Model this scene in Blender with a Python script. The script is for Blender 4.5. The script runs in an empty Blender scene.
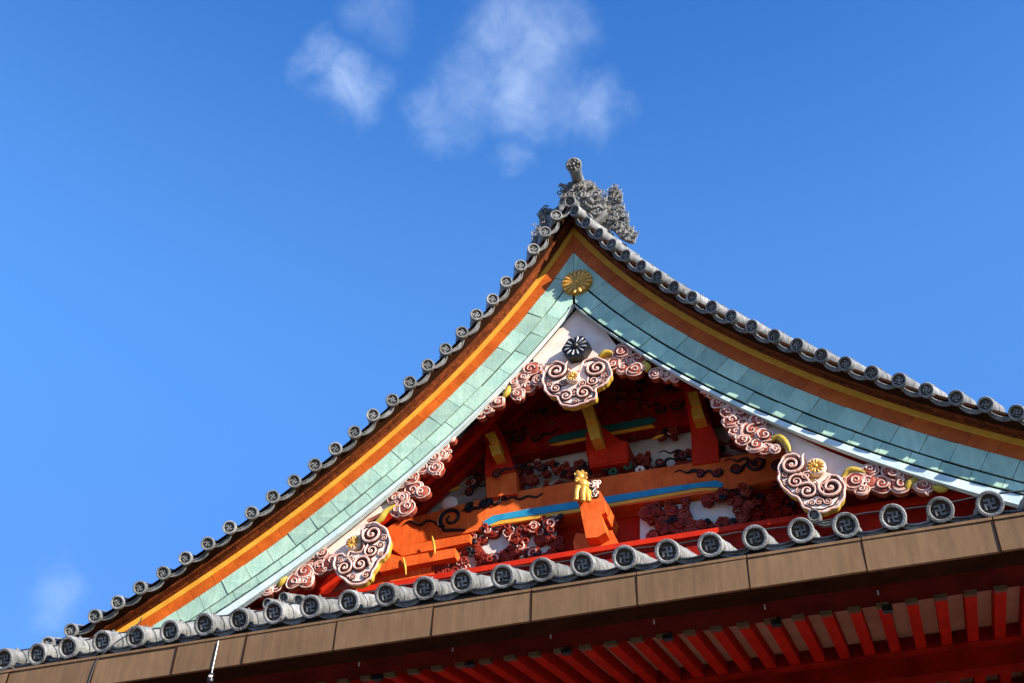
import bpy, math, random
from mathutils import Vector, Matrix
random.seed(7)
S = bpy.context.scene
R = math.radians
# ------------------------------------------------------------------ camera
FPX, YAW, PITCH, ROLL = 1277.53, .356365662, .741893027, .0409107728
CZ = 1.6
fwd = Vector((-math.sin(YAW)*math.cos(PITCH), math.cos(YAW)*math.cos(PITCH), math.sin(PITCH)))
r0 = Vector((math.cos(YAW), math.sin(YAW), 0)); u0 = r0.cross(fwd)
cr = r0*math.cos(ROLL)+u0*math.sin(ROLL); cu = -r0*math.sin(ROLL)+u0*math.cos(ROLL)
cam = bpy.data.cameras.new('camera'); co = bpy.data.objects.new('camera', cam); S.collection.objects.link(co)
m = Matrix((cr, cu, -fwd)).transposed().to_4x4(); m.translation = (0, 0, CZ); co.matrix_world = m
cam.sensor_width = 36; cam.lens = FPX/1024*36; cam.clip_end = 3000; cam.clip_start = .05
S.camera = co

# ------------------------------------------------------------------ sun and sky
SUN = Vector((1.0, -.44, .50)).normalized()
sl = bpy.data.lights.new('sun', 'SUN'); sl.energy = 5.0; sl.angle = R(.5); sl.color = (1, .94, .85)
so = bpy.data.objects.new('sun', sl); S.collection.objects.link(so)
so.rotation_euler = SUN.to_track_quat('Z', 'Y').to_euler(); so.location = (20, -10, 20)
w = bpy.data.worlds.new('World'); S.world = w; w.use_nodes = True
N = w.node_tree.nodes; Lk = w.node_tree.links; N.clear()
def wn(t, **k):
    n = N.new(t)
    for a, b in k.items(): setattr(n, a, b)
    return n
wo = wn('ShaderNodeOutputWorld'); bg = wn('ShaderNodeBackground'); bg.inputs[1].default_value = .090
sky = wn('ShaderNodeTexSky', sky_type='NISHITA'); sky.sun_disc = False
sky.sun_elevation = math.asin(SUN.z); sky.sun_rotation = math.atan2(SUN.x, SUN.y)
sky.altitude = 300; sky.air_density = 1.0; sky.dust_density = .0; sky.ozone_density = 3.0
hs = wn('ShaderNodeHueSaturation'); hs.inputs['Saturation'].default_value = 1.12; hs.inputs['Value'].default_value = 1.0
Lk.new(sky.outputs[0], hs.inputs['Color'])
gn = wn('ShaderNodeMix', data_type='RGBA', blend_type='MULTIPLY'); gn.inputs['Factor'].default_value = 1; Lk.new(hs.outputs[0], gn.inputs['A']); gn.inputs['B'].default_value = (.98, 1.34, 1.66, 1)
sz_ = wn('ShaderNodeSeparateXYZ'); tc0 = wn('ShaderNodeTexCoord'); Lk.new(tc0.outputs['Generated'], sz_.inputs[0])
el = wn('ShaderNodeMapRange'); el.interpolation_type = 'SMOOTHSTEP'; Lk.new(sz_.outputs['Z'], el.inputs['Value']); el.inputs['From Min'].default_value = .69; el.inputs['From Max'].default_value = .90
g2 = wn('ShaderNodeMix', data_type='RGBA', blend_type='MULTIPLY'); Lk.new(el.outputs[0], g2.inputs['Factor']); Lk.new(gn.outputs['Result'], g2.inputs['A']); g2.inputs['B'].default_value = (.48, .73, .88, 1)
tc = wn('ShaderNodeTexCoord')
def math_n(op, a, b=None, clamp=False):
    n = wn('ShaderNodeMath', operation=op); n.use_clamp = clamp
    for i, v in enumerate((a, b)):
        if v is None: continue
        if isinstance(v, (int, float)): n.inputs[i].default_value = v
        else: Lk.new(v, n.inputs[i])
    return n.outputs[0]
ns = wn('ShaderNodeTexNoise'); ns.inputs['Scale'].default_value = 15; ns.inputs['Detail'].default_value = 7; ns.inputs['Roughness'].default_value = .58
Lk.new(tc.outputs['Generated'], ns.inputs['Vector'])
nv = wn('ShaderNodeVectorMath', operation='SUBTRACT'); Lk.new(ns.outputs['Color'], nv.inputs[0]); nv.inputs[1].default_value = (.5, .5, .5)
nsc = wn('ShaderNodeVectorMath', operation='SCALE'); Lk.new(nv.outputs[0], nsc.inputs[0]); nsc.inputs['Scale'].default_value = .075
nad = wn('ShaderNodeVectorMath', operation='ADD'); Lk.new(tc.outputs['Generated'], nad.inputs[0]); Lk.new(nsc.outputs[0], nad.inputs[1])
def raydir(x, y): return (fwd + cr*((x-512)/FPX) - cu*((y-341.5)/FPX)).normalized()
acc = None
for x, y, r, k in [(326,60,24,.7),(348,86,30,.85),(375,12,28,.35),(505,20,44,.62),(545,42,46,.7),(520,88,42,.85),(560,98,34,.6),(592,112,30,.65),(470,80,40,.45),(432,105,28,.6),(437,128,24,.4),(512,158,18,.32),(60,605,30,.42),(50,625,24,.35),(75,592,20,.3),(455,118,30,.3)]:
    d = raydir(x, y)
    ds = wn('ShaderNodeVectorMath', operation='DISTANCE'); Lk.new(nad.outputs[0], ds.inputs[0]); ds.inputs[1].default_value = d
    mr = wn('ShaderNodeMapRange'); mr.interpolation_type = 'SMOOTHERSTEP'
    Lk.new(ds.outputs['Value'], mr.inputs['Value']); mr.inputs['From Min'].default_value = 0; mr.inputs['From Max'].default_value = r*1.6/FPX
    mr.inputs['To Min'].default_value = k; mr.inputs['To Max'].default_value = 0
    o = mr.outputs[0]
    acc = o if acc is None else math_n('MAXIMUM', acc, o)
n2 = wn('ShaderNodeTexNoise'); n2.inputs['Scale'].default_value = 20; n2.inputs['Detail'].default_value = 10; n2.inputs['Roughness'].default_value = .66; n2.inputs['Distortion'].default_value = .8
Lk.new(tc.outputs['Generated'], n2.inputs['Vector'])
mod = wn('ShaderNodeMapRange'); Lk.new(n2.outputs[0], mod.inputs['Value']); mod.inputs['From Min'].default_value = .3; mod.inputs['From Max'].default_value = .68
mod.inputs['To Min'].default_value = .30; mod.inputs['To Max'].default_value = 1.1
ms = math_n('MULTIPLY', acc, mod.outputs[0], True)
ms = math_n('MULTIPLY', ms, .38, True)
mx = wn('ShaderNodeMix', data_type='RGBA'); Lk.new(ms, mx.inputs['Factor']); el2 = wn('ShaderNodeMapRange'); el2.interpolation_type = 'SMOOTHSTEP'; Lk.new(sz_.outputs['Z'], el2.inputs['Value']); el2.inputs['From Min'].default_value = .68; el2.inputs['From Max'].default_value = .45
g3 = wn('ShaderNodeMix', data_type='RGBA', blend_type='MULTIPLY'); Lk.new(el2.outputs[0], g3.inputs['Factor']); Lk.new(g2.outputs['Result'], g3.inputs['A']); g3.inputs['B'].default_value = (.74, .68, .80, 1)
Lk.new(g3.outputs['Result'], mx.inputs['A']); mx.inputs['B'].default_value = (4.8, 5.6, 6.6, 1)
Lk.new(mx.outputs['Result'], bg.inputs[0]); Lk.new(bg.outputs[0], wo.inputs[0])
S.view_settings.view_transform = 'Standard'; S.view_settings.look = 'None'; S.view_settings.gamma = 1; S.view_settings.exposure = 1.4
S.render.engine = 'CYCLES'

# ------------------------------------------------------------------ materials
MAT = {}
def mat(name, col, col2=None, rough=.6, scale=6, bump=.25, bscale=60, metal=0, island=0.0, spec=.18, stain=None, rnd=0, streak=0):
    col = [c*.78 for c in col]; col2 = [c*.78 for c in col2] if col2 else None
    m = bpy.data.materials.new(name); m.use_nodes = True; t = m.node_tree; n = t.nodes; l = t.links
    b = n['Principled BSDF']; b.inputs['Roughness'].default_value = rough; b.inputs['Metallic'].default_value = metal
    b.inputs['Specular IOR Level'].default_value = spec if not metal else .5
    tc = n.new('ShaderNodeTexCoord'); oi = n.new('ShaderNodeObjectInfo')
    ad = n.new('ShaderNodeVectorMath'); ad.operation = 'ADD'
    sc = n.new('ShaderNodeVectorMath'); sc.operation = 'SCALE'; sc.inputs[0].default_value = (7, 13, 5); l.new(oi.outputs['Random'], sc.inputs['Scale'])
    l.new(tc.outputs['Object'], ad.inputs[0]); l.new(sc.outputs[0], ad.inputs[1])
    nz = n.new('ShaderNodeTexNoise'); nz.inputs['Scale'].default_value = scale; nz.inputs['Detail'].default_value = 6; nz.inputs['Roughness'].default_value = .62
    l.new(ad.outputs[0], nz.inputs['Vector'])
    rp = n.new('ShaderNodeValToRGB'); rp.color_ramp.elements[0].position = .36; rp.color_ramp.elements[1].position = .66
    rp.color_ramp.elements[0].color = (*(col2 or [c*.72 for c in col]), 1); rp.color_ramp.elements[1].color = (*col, 1)
    l.new(nz.outputs[0], rp.inputs[0]); out = rp.outputs[0]
    if rnd:
        h0 = n.new('ShaderNodeHueSaturation'); m0 = n.new('ShaderNodeMapRange'); l.new(oi.outputs['Random'], m0.inputs['Value']); m0.inputs['To Min'].default_value = 1-rnd; m0.inputs['To Max'].default_value = 1+rnd
        l.new(m0.outputs[0], h0.inputs['Value']); l.new(out, h0.inputs['Color']); out = h0.outputs[0]
    if island:
        g = n.new('ShaderNodeNewGeometry'); h = n.new('ShaderNodeHueSaturation')
        mr = n.new('ShaderNodeMapRange'); l.new(g.outputs['Random Per Island'], mr.inputs['Value']); mr.inputs['To Min'].default_value = 1-island; mr.inputs['To Max'].default_value = 1+island
        l.new(mr.outputs[0], h.inputs['Value']); l.new(out, h.inputs['Color']); out = h.outputs[0]
    if streak:
        mp = n.new('ShaderNodeMapping'); mp.inputs['Scale'].default_value = (9, 9, .9); l.new(ad.outputs[0], mp.inputs[0])
        v2 = n.new('ShaderNodeTexNoise'); v2.inputs['Scale'].default_value = 2.2; v2.inputs['Detail'].default_value = 7; v2.inputs['Roughness'].default_value = .65; l.new(mp.outputs[0], v2.inputs['Vector'])
        q2 = n.new('ShaderNodeMapRange'); l.new(v2.outputs[0], q2.inputs['Value']); q2.inputs['From Min'].default_value = .35; q2.inputs['From Max'].default_value = .68; q2.inputs['To Min'].default_value = 1-streak; q2.inputs['To Max'].default_value = 1+streak*.6
        h2 = n.new('ShaderNodeHueSaturation'); l.new(q2.outputs[0], h2.inputs['Value']); l.new(out, h2.inputs['Color']); out = h2.outputs[0]
    if stain:
        v = n.new('ShaderNodeTexNoise'); v.inputs['Scale'].default_value = stain[1]; v.inputs['Detail'].default_value = 8; v.inputs['Roughness'].default_value = .7
        l.new(ad.outputs[0], v.inputs['Vector'])
        r2 = n.new('ShaderNodeValToRGB'); r2.color_ramp.elements[0].position = stain[2]; r2.color_ramp.elements[1].position = stain[2]+.09
        l.new(v.outputs[0], r2.inputs[0])
        mx = n.new('ShaderNodeMix'); mx.data_type = 'RGBA'; l.new(r2.outputs[0], mx.inputs['Factor']); l.new(out, mx.inputs['A']); mx.inputs['B'].default_value = (*stain[0], 1); out = mx.outputs['Result']
    l.new(out, b.inputs['Base Color'])
    n3 = n.new('ShaderNodeTexNoise'); n3.inputs['Scale'].default_value = bscale; n3.inputs['Detail'].default_value = 5; l.new(ad.outputs[0], n3.inputs['Vector'])
    bp = n.new('ShaderNodeBump'); bp.inputs['Strength'].default_value = bump; bp.inputs['Distance'].default_value = .01
    l.new(n3.outputs[0], bp.inputs['Height']); l.new(bp.outputs[0], b.inputs['Normal'])
    MAT[name] = m; return m
mat('kawara', (.30,.29,.275), (.15,.15,.14), .5, 9, .35, 70, stain=((.07,.07,.06), 16, .60))
mat('fillet_shade', (.05,.05,.05), (.025,.025,.025), .7, 12)  # near-black for the tilting fillet; shadow under the eave tiles is painted in
mat('kawara_rim', (.30,.292,.275), (.125,.125,.115), .55, 14, .5, 90, stain=((.055,.055,.04), 20, .57), rnd=.28)
mat('ornament_clay', (.33,.31,.28), (.12,.115,.10), .6, 16, .5, 110, stain=((.05,.05,.04), 20, .58))
mat('recess', (.17,.155,.135), (.08,.075,.065), .8, 30)
mat('copper_patina', (.48,.65,.47), (.35,.53,.40), .5, 5, .3, 30, island=.15, stain=((.22,.36,.30), 7, .68), streak=.12)
mat('patina_trim', (.68,.76,.72), (.5,.6,.56), .5, 8, .2)
mat('joint', (.008,.014,.014), rough=.9, spec=.03)
mat('ochre', (.80,.40,.045), (.66,.30,.03), .5, 9, .2)
mat('orange', (.62,.125,.012), (.44,.075,.008), .5, 5, .25, 40, island=.12)
mat('sheathing', (.23,.052,.010), (.08,.016,.004), .65, 18, .5, 50, island=.35)
mat('cream', (.92,.72,.58), (.80,.56,.44), .55, 5, .2, 40, stain=((.45,.30,.27), 7, .68))
mat('ridge_pink', (.88,.60,.48), (.62,.30,.21), .5, 14, .3)
mat('carved_red', (.42,.10,.055), (.24,.04,.022), .5, 14, .4)
mat('groove', (.10,.03,.02), (.06,.015,.01), .7, 14)  # red-brown that puts the shade of the carved grooves into the colour
mat('gilt_edge', (.62,.41,.06), (.40,.26,.03), .45, 16, .3)
mat('gold', (.80,.40,.06), (.62,.29,.035), .38, 20, .3, 90, metal=.3)
mat('gilt_paint', (.70,.36,.05), (.52,.25,.03), .45, 16, .3)
mat('vermilion', (.62,.028,.008), (.46,.018,.006), .6, 4, .25, 40, spec=.06, streak=.12)
mat('vermilion_sunlit', (.80,.145,.026), (.62,.09,.015), .55, 5, .35, 30, spec=.08, streak=.16, stain=((.42,.06,.015), 9, .68))  # oranger vermilion copy with sunlight put into its colour; shaded timbers take plain vermilion
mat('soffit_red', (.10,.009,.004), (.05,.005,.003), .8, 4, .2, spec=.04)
mat('eave_red', (.52,.017,.007), (.38,.012,.005), .65, 4, .25, 40, spec=.05, streak=.15)
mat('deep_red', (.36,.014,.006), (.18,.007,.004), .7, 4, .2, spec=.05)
mat('carve_dark', (.30,.032,.014), (.15,.014,.007), .5, 12, .4, spec=.12)
mat('carve_green', (.05,.12,.06), (.03,.07,.04), .5, 12, .3)
mat('plaster', (.80,.72,.62), (.58,.50,.42), .75, 3, .3, 30)
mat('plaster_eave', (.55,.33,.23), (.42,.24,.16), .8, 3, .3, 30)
mat('blue', (.03,.30,.44), (.02,.22,.36), .4, 8, .1)
mat('teal', (.02,.16,.14), (.015,.11,.1), .4, 8, .1)
mat('ink', (.012,.012,.014), rough=.5)
mat('gutter_metal', (.205,.116,.054), (.17,.095,.042), .5, 2.2, .2, 14, island=.07, stain=((.26,.17,.10), 6, .66), streak=.22)
mat('dark_wood', (.040,.014,.006), (.022,.008,.003), .95, 5, spec=.03)
mat('bronze', (.16,.10,.04), (.09,.06,.03), .5, 12, metal=.4)
mat('black_metal', (.03,.03,.032), (.015,.015,.016), .4, 12, metal=.5)
mat('pale_metal', (.6,.6,.58), rough=.35, metal=.3)
mat('cable', (.06,.06,.06), rough=.5)
mat('gravel', (.22,.18,.135), (.16,.13,.10), .9, 1.5, .6, 40)

# ------------------------------------------------------------------ geometry helpers
class MB:
    def __init__(s): s.v = []; s.f = []; s.m = []; s.sm = []
    def add(s, vs, fs, mi=0, smooth=False):
        o = len(s.v); s.v += [tuple(v) for v in vs]
        for f in fs: s.f.append([i+o for i in f]); s.m.append(mi); s.sm.append(smooth)
    def box(s, c, h, mi=0, M=None):
        c = Vector(c); vs = [Vector((x*h[0], y*h[1], z*h[2])) for x in (-1,1) for y in (-1,1) for z in (-1,1)]
        vs = [(M @ v if M else v)+c for v in vs]
        s.add(vs, [(0,1,3,2),(4,6,7,5),(0,4,5,1),(2,3,7,6),(0,2,6,4),(1,5,7,3)], mi)
    def prism(s, pts, off, mi=0, side=None):
        """front polygon pts (3D, any order), extruded by vector off"""
        n = len(pts); off = Vector(off); P = [Vector(p) for p in pts]
        # orient so that the front face looks away from off
        nr = Vector((0,0,0))
        for i in range(n): nr += P[i].cross(P[(i+1) % n])
        if nr.dot(off) > 0: P.reverse()
        from mathutils.geometry import tessellate_polygon
        tri = tessellate_polygon([P])
        A = P; B = [p+off for p in P]
        fr = []
        for t in tri:
            t = list(t); q = (P[t[1]]-P[t[0]]).cross(P[t[2]]-P[t[0]])
            if q.dot(off) > 0: t.reverse()
            fr.append(tuple(t))
        s.add(A, fr, mi)
        s.add(B, [tuple(reversed(t)) for t in fr], mi)
        s.add(A+B, [(i, i+n, (i+1) % n+n, (i+1) % n) for i in range(n)], mi if side is None else side)
    def tube(s, path, rad, mi=0, seg=8, caps=True, flat=None):
        n = len(path); P = [Vector(p) for p in path]
        up = Vector((0, 1, 0)); vs = []
        for i in range(n):
            t = (P[min(i+1, n-1)]-P[max(i-1, 0)])
            if t.length < 1e-9: t = Vector((1,0,0))
            t.normalize(); a = up
            if abs(t.dot(a)) > .95: a = Vector((0,0,1))
            x = t.cross(a).normalized(); y = x.cross(t).normalized()
            r = rad[i] if hasattr(rad, '__len__') else rad
            for k in range(seg):
                q = 2*math.pi*k/seg
                vs.append(P[i]+x*math.cos(q)*r+y*math.sin(q)*r*(flat or 1))
        fs = [(i*seg+k, i*seg+(k+1) % seg, (i+1)*seg+(k+1) % seg, (i+1)*seg+k) for i in range(n-1) for k in range(seg)]
        s.add(vs, fs, mi, True)
        if caps: s.add(vs[:seg], [tuple(reversed(range(seg)))], mi); s.add(vs[-seg:], [tuple(range(seg))], mi)
    def lathe(s, prof, O, ax, mi=0, seg=28, smooth=True):
        """prof: list of (radius, height, [matindex of the ring to the next]); ax unit vector"""
        O = Vector(O); ax = Vector(ax).normalized(); x = ax.orthogonal().normalized(); y = ax.cross(x)
        rings = []
        for p in prof:
            rings.append([O+ax*p[1]+x*math.cos(2*math.pi*k/seg)*p[0]+y*math.sin(2*math.pi*k/seg)*p[0] for k in range(seg)])
        for i in range(len(prof)-1):
            s.add(rings[i]+rings[i+1], [(k, (k+1) % seg, seg+(k+1) % seg, seg+k) for k in range(seg)], prof[i][2] if len(prof[i]) > 2 else mi, False if not smooth else (abs(prof[i][1]-prof[i+1][1]) > .012))
    def dome(s, c, r, h, mi=0, ax=(0,-1,0), seg=14, rings=5):
        prof = [(r*math.cos(a), h*math.sin(a)) for a in [math.pi/2*i/rings for i in range(rings)]]+[(1e-4, h)]
        O = Vector(c); ax = Vector(ax).normalized(); x = ax.orthogonal().normalized(); y = ax.cross(x); vs = []
        for a, b in prof: vs += [O+ax*b+x*math.cos(2*math.pi*k/seg)*a+y*math.sin(2*math.pi*k/seg)*a for k in range(seg)]
        s.add(vs, [(i*seg+k, i*seg+(k+1) % seg, (i+1)*seg+(k+1) % seg, (i+1)*seg+k) for i in range(rings) for k in range(seg)], mi, True)
    def build(s, name, mats, parent=None, label=None, mesh_only=False):
        me = bpy.data.meshes.new(name); me.from_pydata(s.v, [], s.f)
        for m_ in ([mats] if isinstance(mats, str) else mats): me.materials.append(MAT[m_])
        for p, mi, sm in zip(me.polygons, s.m, s.sm): p.material_index = mi; p.use_smooth = sm
        me.update()
        if mesh_only: return me
        return link(name, me, parent, label)
def link(name, me, parent=None, label=None, M=None):
    o = bpy.data.objects.new(name, me); S.collection.objects.link(o)
    if parent: o.parent = parent
    if M is not None: o.matrix_local = M
    if label: o['label'] = label
    return o
def W(x, y, Y):
    d = fwd + cr*((x-512)/FPX) - cu*((y-341.5)/FPX); d = d/d.y*Y
    return Vector((d.x, d.y, d.z+CZ))
def smooth(pts, n=6, closed=True):
    out = []; N_ = len(pts)
    for i in range(N_ if closed else N_-1):
        g = lambda k: pts[k % N_] if closed else pts[min(max(k, 0), N_-1)]
        a, b, c, d = g(i-1), g(i), g(i+1), g(i+2)
        for k in range(n):
            t = k/n
            out.append(tuple(.5*((2*b[j])+(-a[j]+c[j])*t+(2*a[j]-5*b[j]+4*c[j]-d[j])*t*t+(-a[j]+3*b[j]-3*c[j]+d[j])*t**3) for j in range(2)))
    if not closed: out.append(tuple(pts[-1]))
    return out

# ------------------------------------------------------------------ ground
g = MB(); g.add([(-1500,-1500,0),(1500,-1500,0),(1500,1500,0),(-1500,1500,0)], [(0,1,2,3)])
o = g.build('ground', 'gravel'); o['kind'] = 'structure'

# ------------------------------------------------------------------ the temple
T = bpy.data.objects.new('temple_hall', None); S.collection.objects.link(T)
T['label'] = 'vermilion Japanese temple hall with grey tiled gable roof, green copper bargeboards and carved pendants'
T['category'] = 'temple'
T.location = (0, 0, 0)
Y0 = 9.51; AX, AZ = -2.93043, 11.40081+CZ; PIT = .27; A0, A1, A2 = 1.1023, -1.15000, .41126; SC = 9.51092
OFF = 1.0843
# main rake curve in metres, tabulated
DS = .01; NT = 1000; ct = [(0., 0.)]; ca = [A0]
for i in range(NT):
    t = (i+.5)*DS/SC; a = A0+A1*t+A2*t*t; x, z = ct[-1]; ct.append((x+math.cos(a)*DS, z+math.sin(a)*DS))
    t = (i+1)*DS/SC; ca.append(A0+A1*t+A2*t*t)
def C(s):
    i = min(max(int(s/DS), 0), NT-1); f = s/DS-i; a, b = ct[i], ct[i+1]
    return a[0]+(b[0]-a[0])*f, a[1]+(b[1]-a[1])*f, ca[i]
def RP(side, s, d, Y):
    x, z, a = C(s); return Vector((AX+side*(x-d*math.sin(a)), Y, AZ-z-d*math.cos(a)))
def s0(d):
    s = 0.
    while True:
        x, z, a = C(s)
        if x-d*math.sin(a) >= 0: return s
        s += .005
SMAX = 9.3
def SE(side): return SMAX
def rib(mb, side, d1, d2, Ya, Yb, mi=0, w=None, n=70, send=None, mitre=True):
    """a strip of the rake between offsets d1 (outer) and d2 (inner), front at Ya, back at Yb"""
    a1, a2 = (s0(d1), s0(d2)) if mitre else (0, 0); e = send or SE(side); sec = []
    for i in range(n+1):
        t = i/n; sa = a1+(e-a1)*t; sb = a2+(e-a2)*t
        dd = d2 if w is None else w(sb)
        sec.append((RP(side, sa, d1, Ya), RP(side, sb, dd, Ya), RP(side, sb, dd, Yb), RP(side, sa, d1, Yb)))
    vs = [p for q in sec for p in q]; fs = []
    for i in range(n):
        for k in range(4):
            q = (i*4+k, i*4+(k+1) % 4, (i+1)*4+(k+1) % 4, (i+1)*4+k); fs.append(q if side > 0 else tuple(reversed(q)))
    fs += [(0,3,2,1), (n*4, n*4+1, n*4+2, n*4+3)]
    mb.add(vs, fs, mi)
def blocks(mb, side, d1, d2, Ya, Yb, L, gap, phase=0, mi=0, jit=.0, w=None, slant=0):
    a1, a2 = s0(d1), s0(d2); s = a1-phase*L; e = SE(side)
    while s < e:
        sa, sb = max(s, a1), min(s+L-gap, e); ta = max(s, a2); tb = max(min(s+L-gap, e), ta+.002)
        s += L
        if sb-sa < .015: continue
        j = random.uniform(0, jit); dw = (lambda q: d2) if w is None else w
        nn = 3; top = [RP(side, sa+(sb-sa)*k/nn, d1, Ya-j) for k in range(nn+1)]; bot = [RP(side, ta+(tb-ta)*k/nn, dw(ta+(tb-ta)*k/nn), Ya-j*random.uniform(.3, 1)) for k in range(nn+1)]
        mb.prism(top+bot[::-1], (0, Yb-Ya, 0), mi)

def fw(s): return .762-.0215*s     # inner edge of the copper
for side in (-1, 1):
    nm = 'left' if side < 0 else 'right'
    # tile bedding and sheathing
    b = MB(); rib(b, side, .0, .050, Y0+.05, Y0+.50); rib(b, side, .049, .066, Y0+.055, Y0+.165); b.build('shade_batten', 'dark_wood', T)  # dark strip put in as the black shadow under the tile lips
    b = MB(); blocks(b, side, .052, .070, Y0+.168, Y0+.24, .30, .004, 0, 0, .004); blocks(b, side, .060, .076, Y0+.244, Y0+.42, .36, .004, .4, 0, .002); b.build('sheathing_strip', 'sheathing', T, 'brown sheathing boards under the tiles on the '+nm+' slope')
    b = MB(); rib(b, side, .068, .080, Y0+.155, Y0+.175); b.build('batten', 'sheathing', T)
    b = MB(); rib(b, side, .07, .142, Y0+.285, Y0+.42); b.build('ochre_moulding', 'ochre', T, 'ochre yellow moulding of the '+nm+' slope')
    b = MB(); blocks(b, side, .143, .287, Y0+.29, Y0+.42, .27, .003, .3, 0, .002); b.build('orange_moulding', 'orange', T, 'orange red moulding of the '+nm+' slope')
    # bargeboard with copper shingles
    b = MB(); rib(b, side, .285, .75, Y0+.299, Y0+.44, 0, fw); bb = b.build('bargeboard', 'joint', T, 'green copper clad bargeboard of the '+nm+' slope')
    b = MB(); blocks(b, side, .292, .497, Y0+.29, Y0+.312, .27, .005, .5, 0, .012)
    blocks(b, side, .522, .74, Y0+.287, Y0+.312, .27, .005, 0, 0, .012, lambda s: fw(s)-.018); b.build('copper_shingles', 'copper_patina', bb)
    b = MB(); rib(b, side, .745, .79, Y0+.27, Y0+.33, 0, lambda s: fw(s)+.018); b.build('edge_trim', 'patina_trim', bb)
# roof deck of the gable: rolls up from the rake then runs back level
b = MB(); prof = [(0, .03), (.12, .0), (.30, -.10), (.45, -.16), (.8, -.2), (5.5, -.2)]
for side in (-1, 1):
    n = 70; vs = []; K = len(prof)
    for i in range(n+1):
        s = SE(side)*i/n
        for (yy, dd) in prof: vs.append(RP(side, s, dd if i else dd*1.0, Y0+.05+yy))
        for (yy, dd) in reversed(prof): vs.append(RP(side, max(s, s0(.045)), .045 if yy < .4 else .28, Y0+.05+yy))
    KK = 2*K; fs = []
    for i in range(n):
        for k in range(KK):
            q = (i*KK+k, i*KK+(k+1) % KK, (i+1)*KK+(k+1) % KK, (i+1)*KK+k); fs.append(q if side > 0 else tuple(reversed(q)))
    b.add(vs, fs)
b.build('main_roof', 'kawara', T)
# soffit behind the bargeboards
for side in (-1, 1):
    b = MB(); rib(b, side, .30, .36, Y0+.43, Y0+1.75, 0, None, 60); sf = b.build('soffit', 'deep_red', T)
    b = MB()
    for k in range(3): rib(b, side, .37, .43, Y0+.55+k*.32, Y0+.63+k*.32, 0, None, 60)
    b.build('soffit_batten', 'vermilion', sf)

# ------------------------------------------------------------------ tiles
RT = .077
def crest_mesh():
    b = MB(); r = RT*.62; t = r*.125; z1 = -.020
    def bar(x0, x1, y0, y1): b.box(((x0+x1)/2, z1, (y0+y1)/2), (abs(x1-x0)/2, .008, abs(y1-y0)/2))
    a = r*.66
    bar(-a, a, -t, t); bar(-t, t, t, a); bar(-t, t, -a, -t)
    # left-facing Buddhist crest as seen from the front
    bar(-t, -a, a-2*t, a); bar(t, a, -a, -a+2*t); bar(a-2*t, a, t, a*.97); bar(-a, -a+2*t, -t, -a*.97)
    for k in range(10):      # small beads round the crest
        q = 2*math.pi*k/10
        b.dome((math.cos(q)*r*1.0, -.016, math.sin(q)*r*1.0), r*.10, .008, 0, (0,-1,0), 6, 2)
    return b.build('crest', 'kawara_rim', mesh_only=True)
def cap_mesh(L, name, dark, r):
    b = MB()
    b.lathe([(r*.70, -.012, 1), (r*.70, -.034, 0), (r*.78, -.040, 0), (r*.94, -.040, 0), (r*1.0, -.032, 0), (r*1.0, .022, 0), (r*.955, .028, 0), (r*.93, .05, 0), (r*.93, L, 0), (1e-4, L, 0)], (0,0,0), (0,1,0), 0, 32)
    b.lathe([(1e-4, -.011, 1), (r*.72, -.012, 1)], (0,0,0), (0,1,0), 1, 32)
    # joint ring and nail head along the barrel
    b.lathe([(r*.93, L*.5-.008), (r*.99, L*.5-.006), (r*.99, L*.5+.006), (r*.93, L*.5+.008)], (0,0,0), (0,1,0), 0, 24)
    b.dome((0, .12, r*.92), .012, .018, 1, (0,0,1), 8, 3)
    return b.build(name, ['kawara_rim', dark], mesh_only=True)
crest_me = crest_mesh()
eave_me = cap_mesh(.95, 'eave_tile', 'recess', .079); rake_me = cap_mesh(.42, 'rake_tile', 'recess', .072)
def pan_mesh(name, L, wid):
    """concave pan tile with a hanging lip at the front; x across, y back, z out"""
    b = MB(); n = 10; h = wid/2; sag = .030; th = .02; top = []; 
    def zc(x): return -sag*(1-(x/h)**2)-.024
    for yy, dz in ((0, 0), (L, 0)):
        for k in range(n+1):
            x = -h+wid*k/n; top.append(Vector((x, yy, zc(x)+dz)))
        for k in range(n+1):
            x = -h+wid*k/n; top.append(Vector((x, yy, zc(x)-th+dz)))
    q = 2*(n+1); fs = []
    for k in range(n):
        fs += [(k, k+1, q+k+1, q+k), (n+1+k+1, n+1+k, q+n+1+k, q+n+1+k+1)]
    b.add(top, fs, 0, True)
    # lip: crescent plate hanging from the front edge
    up = []; lo = []
    for k in range(n+1):
        x = -h*.97+wid*.97*k/n; up.append(Vector((x, -.014, zc(x)+.004))); lo.append(Vector((x, -.014, zc(x)-.022-.020*(1-(x/h)**2))))
    b.prism(up+lo[::-1], (0, .022, 0), 0)
    # raised border and groove of the lip
    b.tube([p+Vector((0,-.004,-.008)) for p in up[1:-1]], .006, 0, 6); b.tube([p+Vector((0,-.004,.006)) for p in lo[1:-1]], .006, 0, 6)
    return b.build(name, 'kawara_rim', mesh_only=True)
pan_me = pan_mesh('drip_tile', .9, PIT-.02); panr_me = pan_mesh('drip_tile', .34, PIT-.02)
def frame(x, y, O):
    x = Vector(x).normalized(); y = Vector(y); y = (y-x*x.dot(y)).normalized(); z = x.cross(y)
    M = Matrix((x, y, z)).transposed().to_4x4(); M.translation = O; return M
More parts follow.
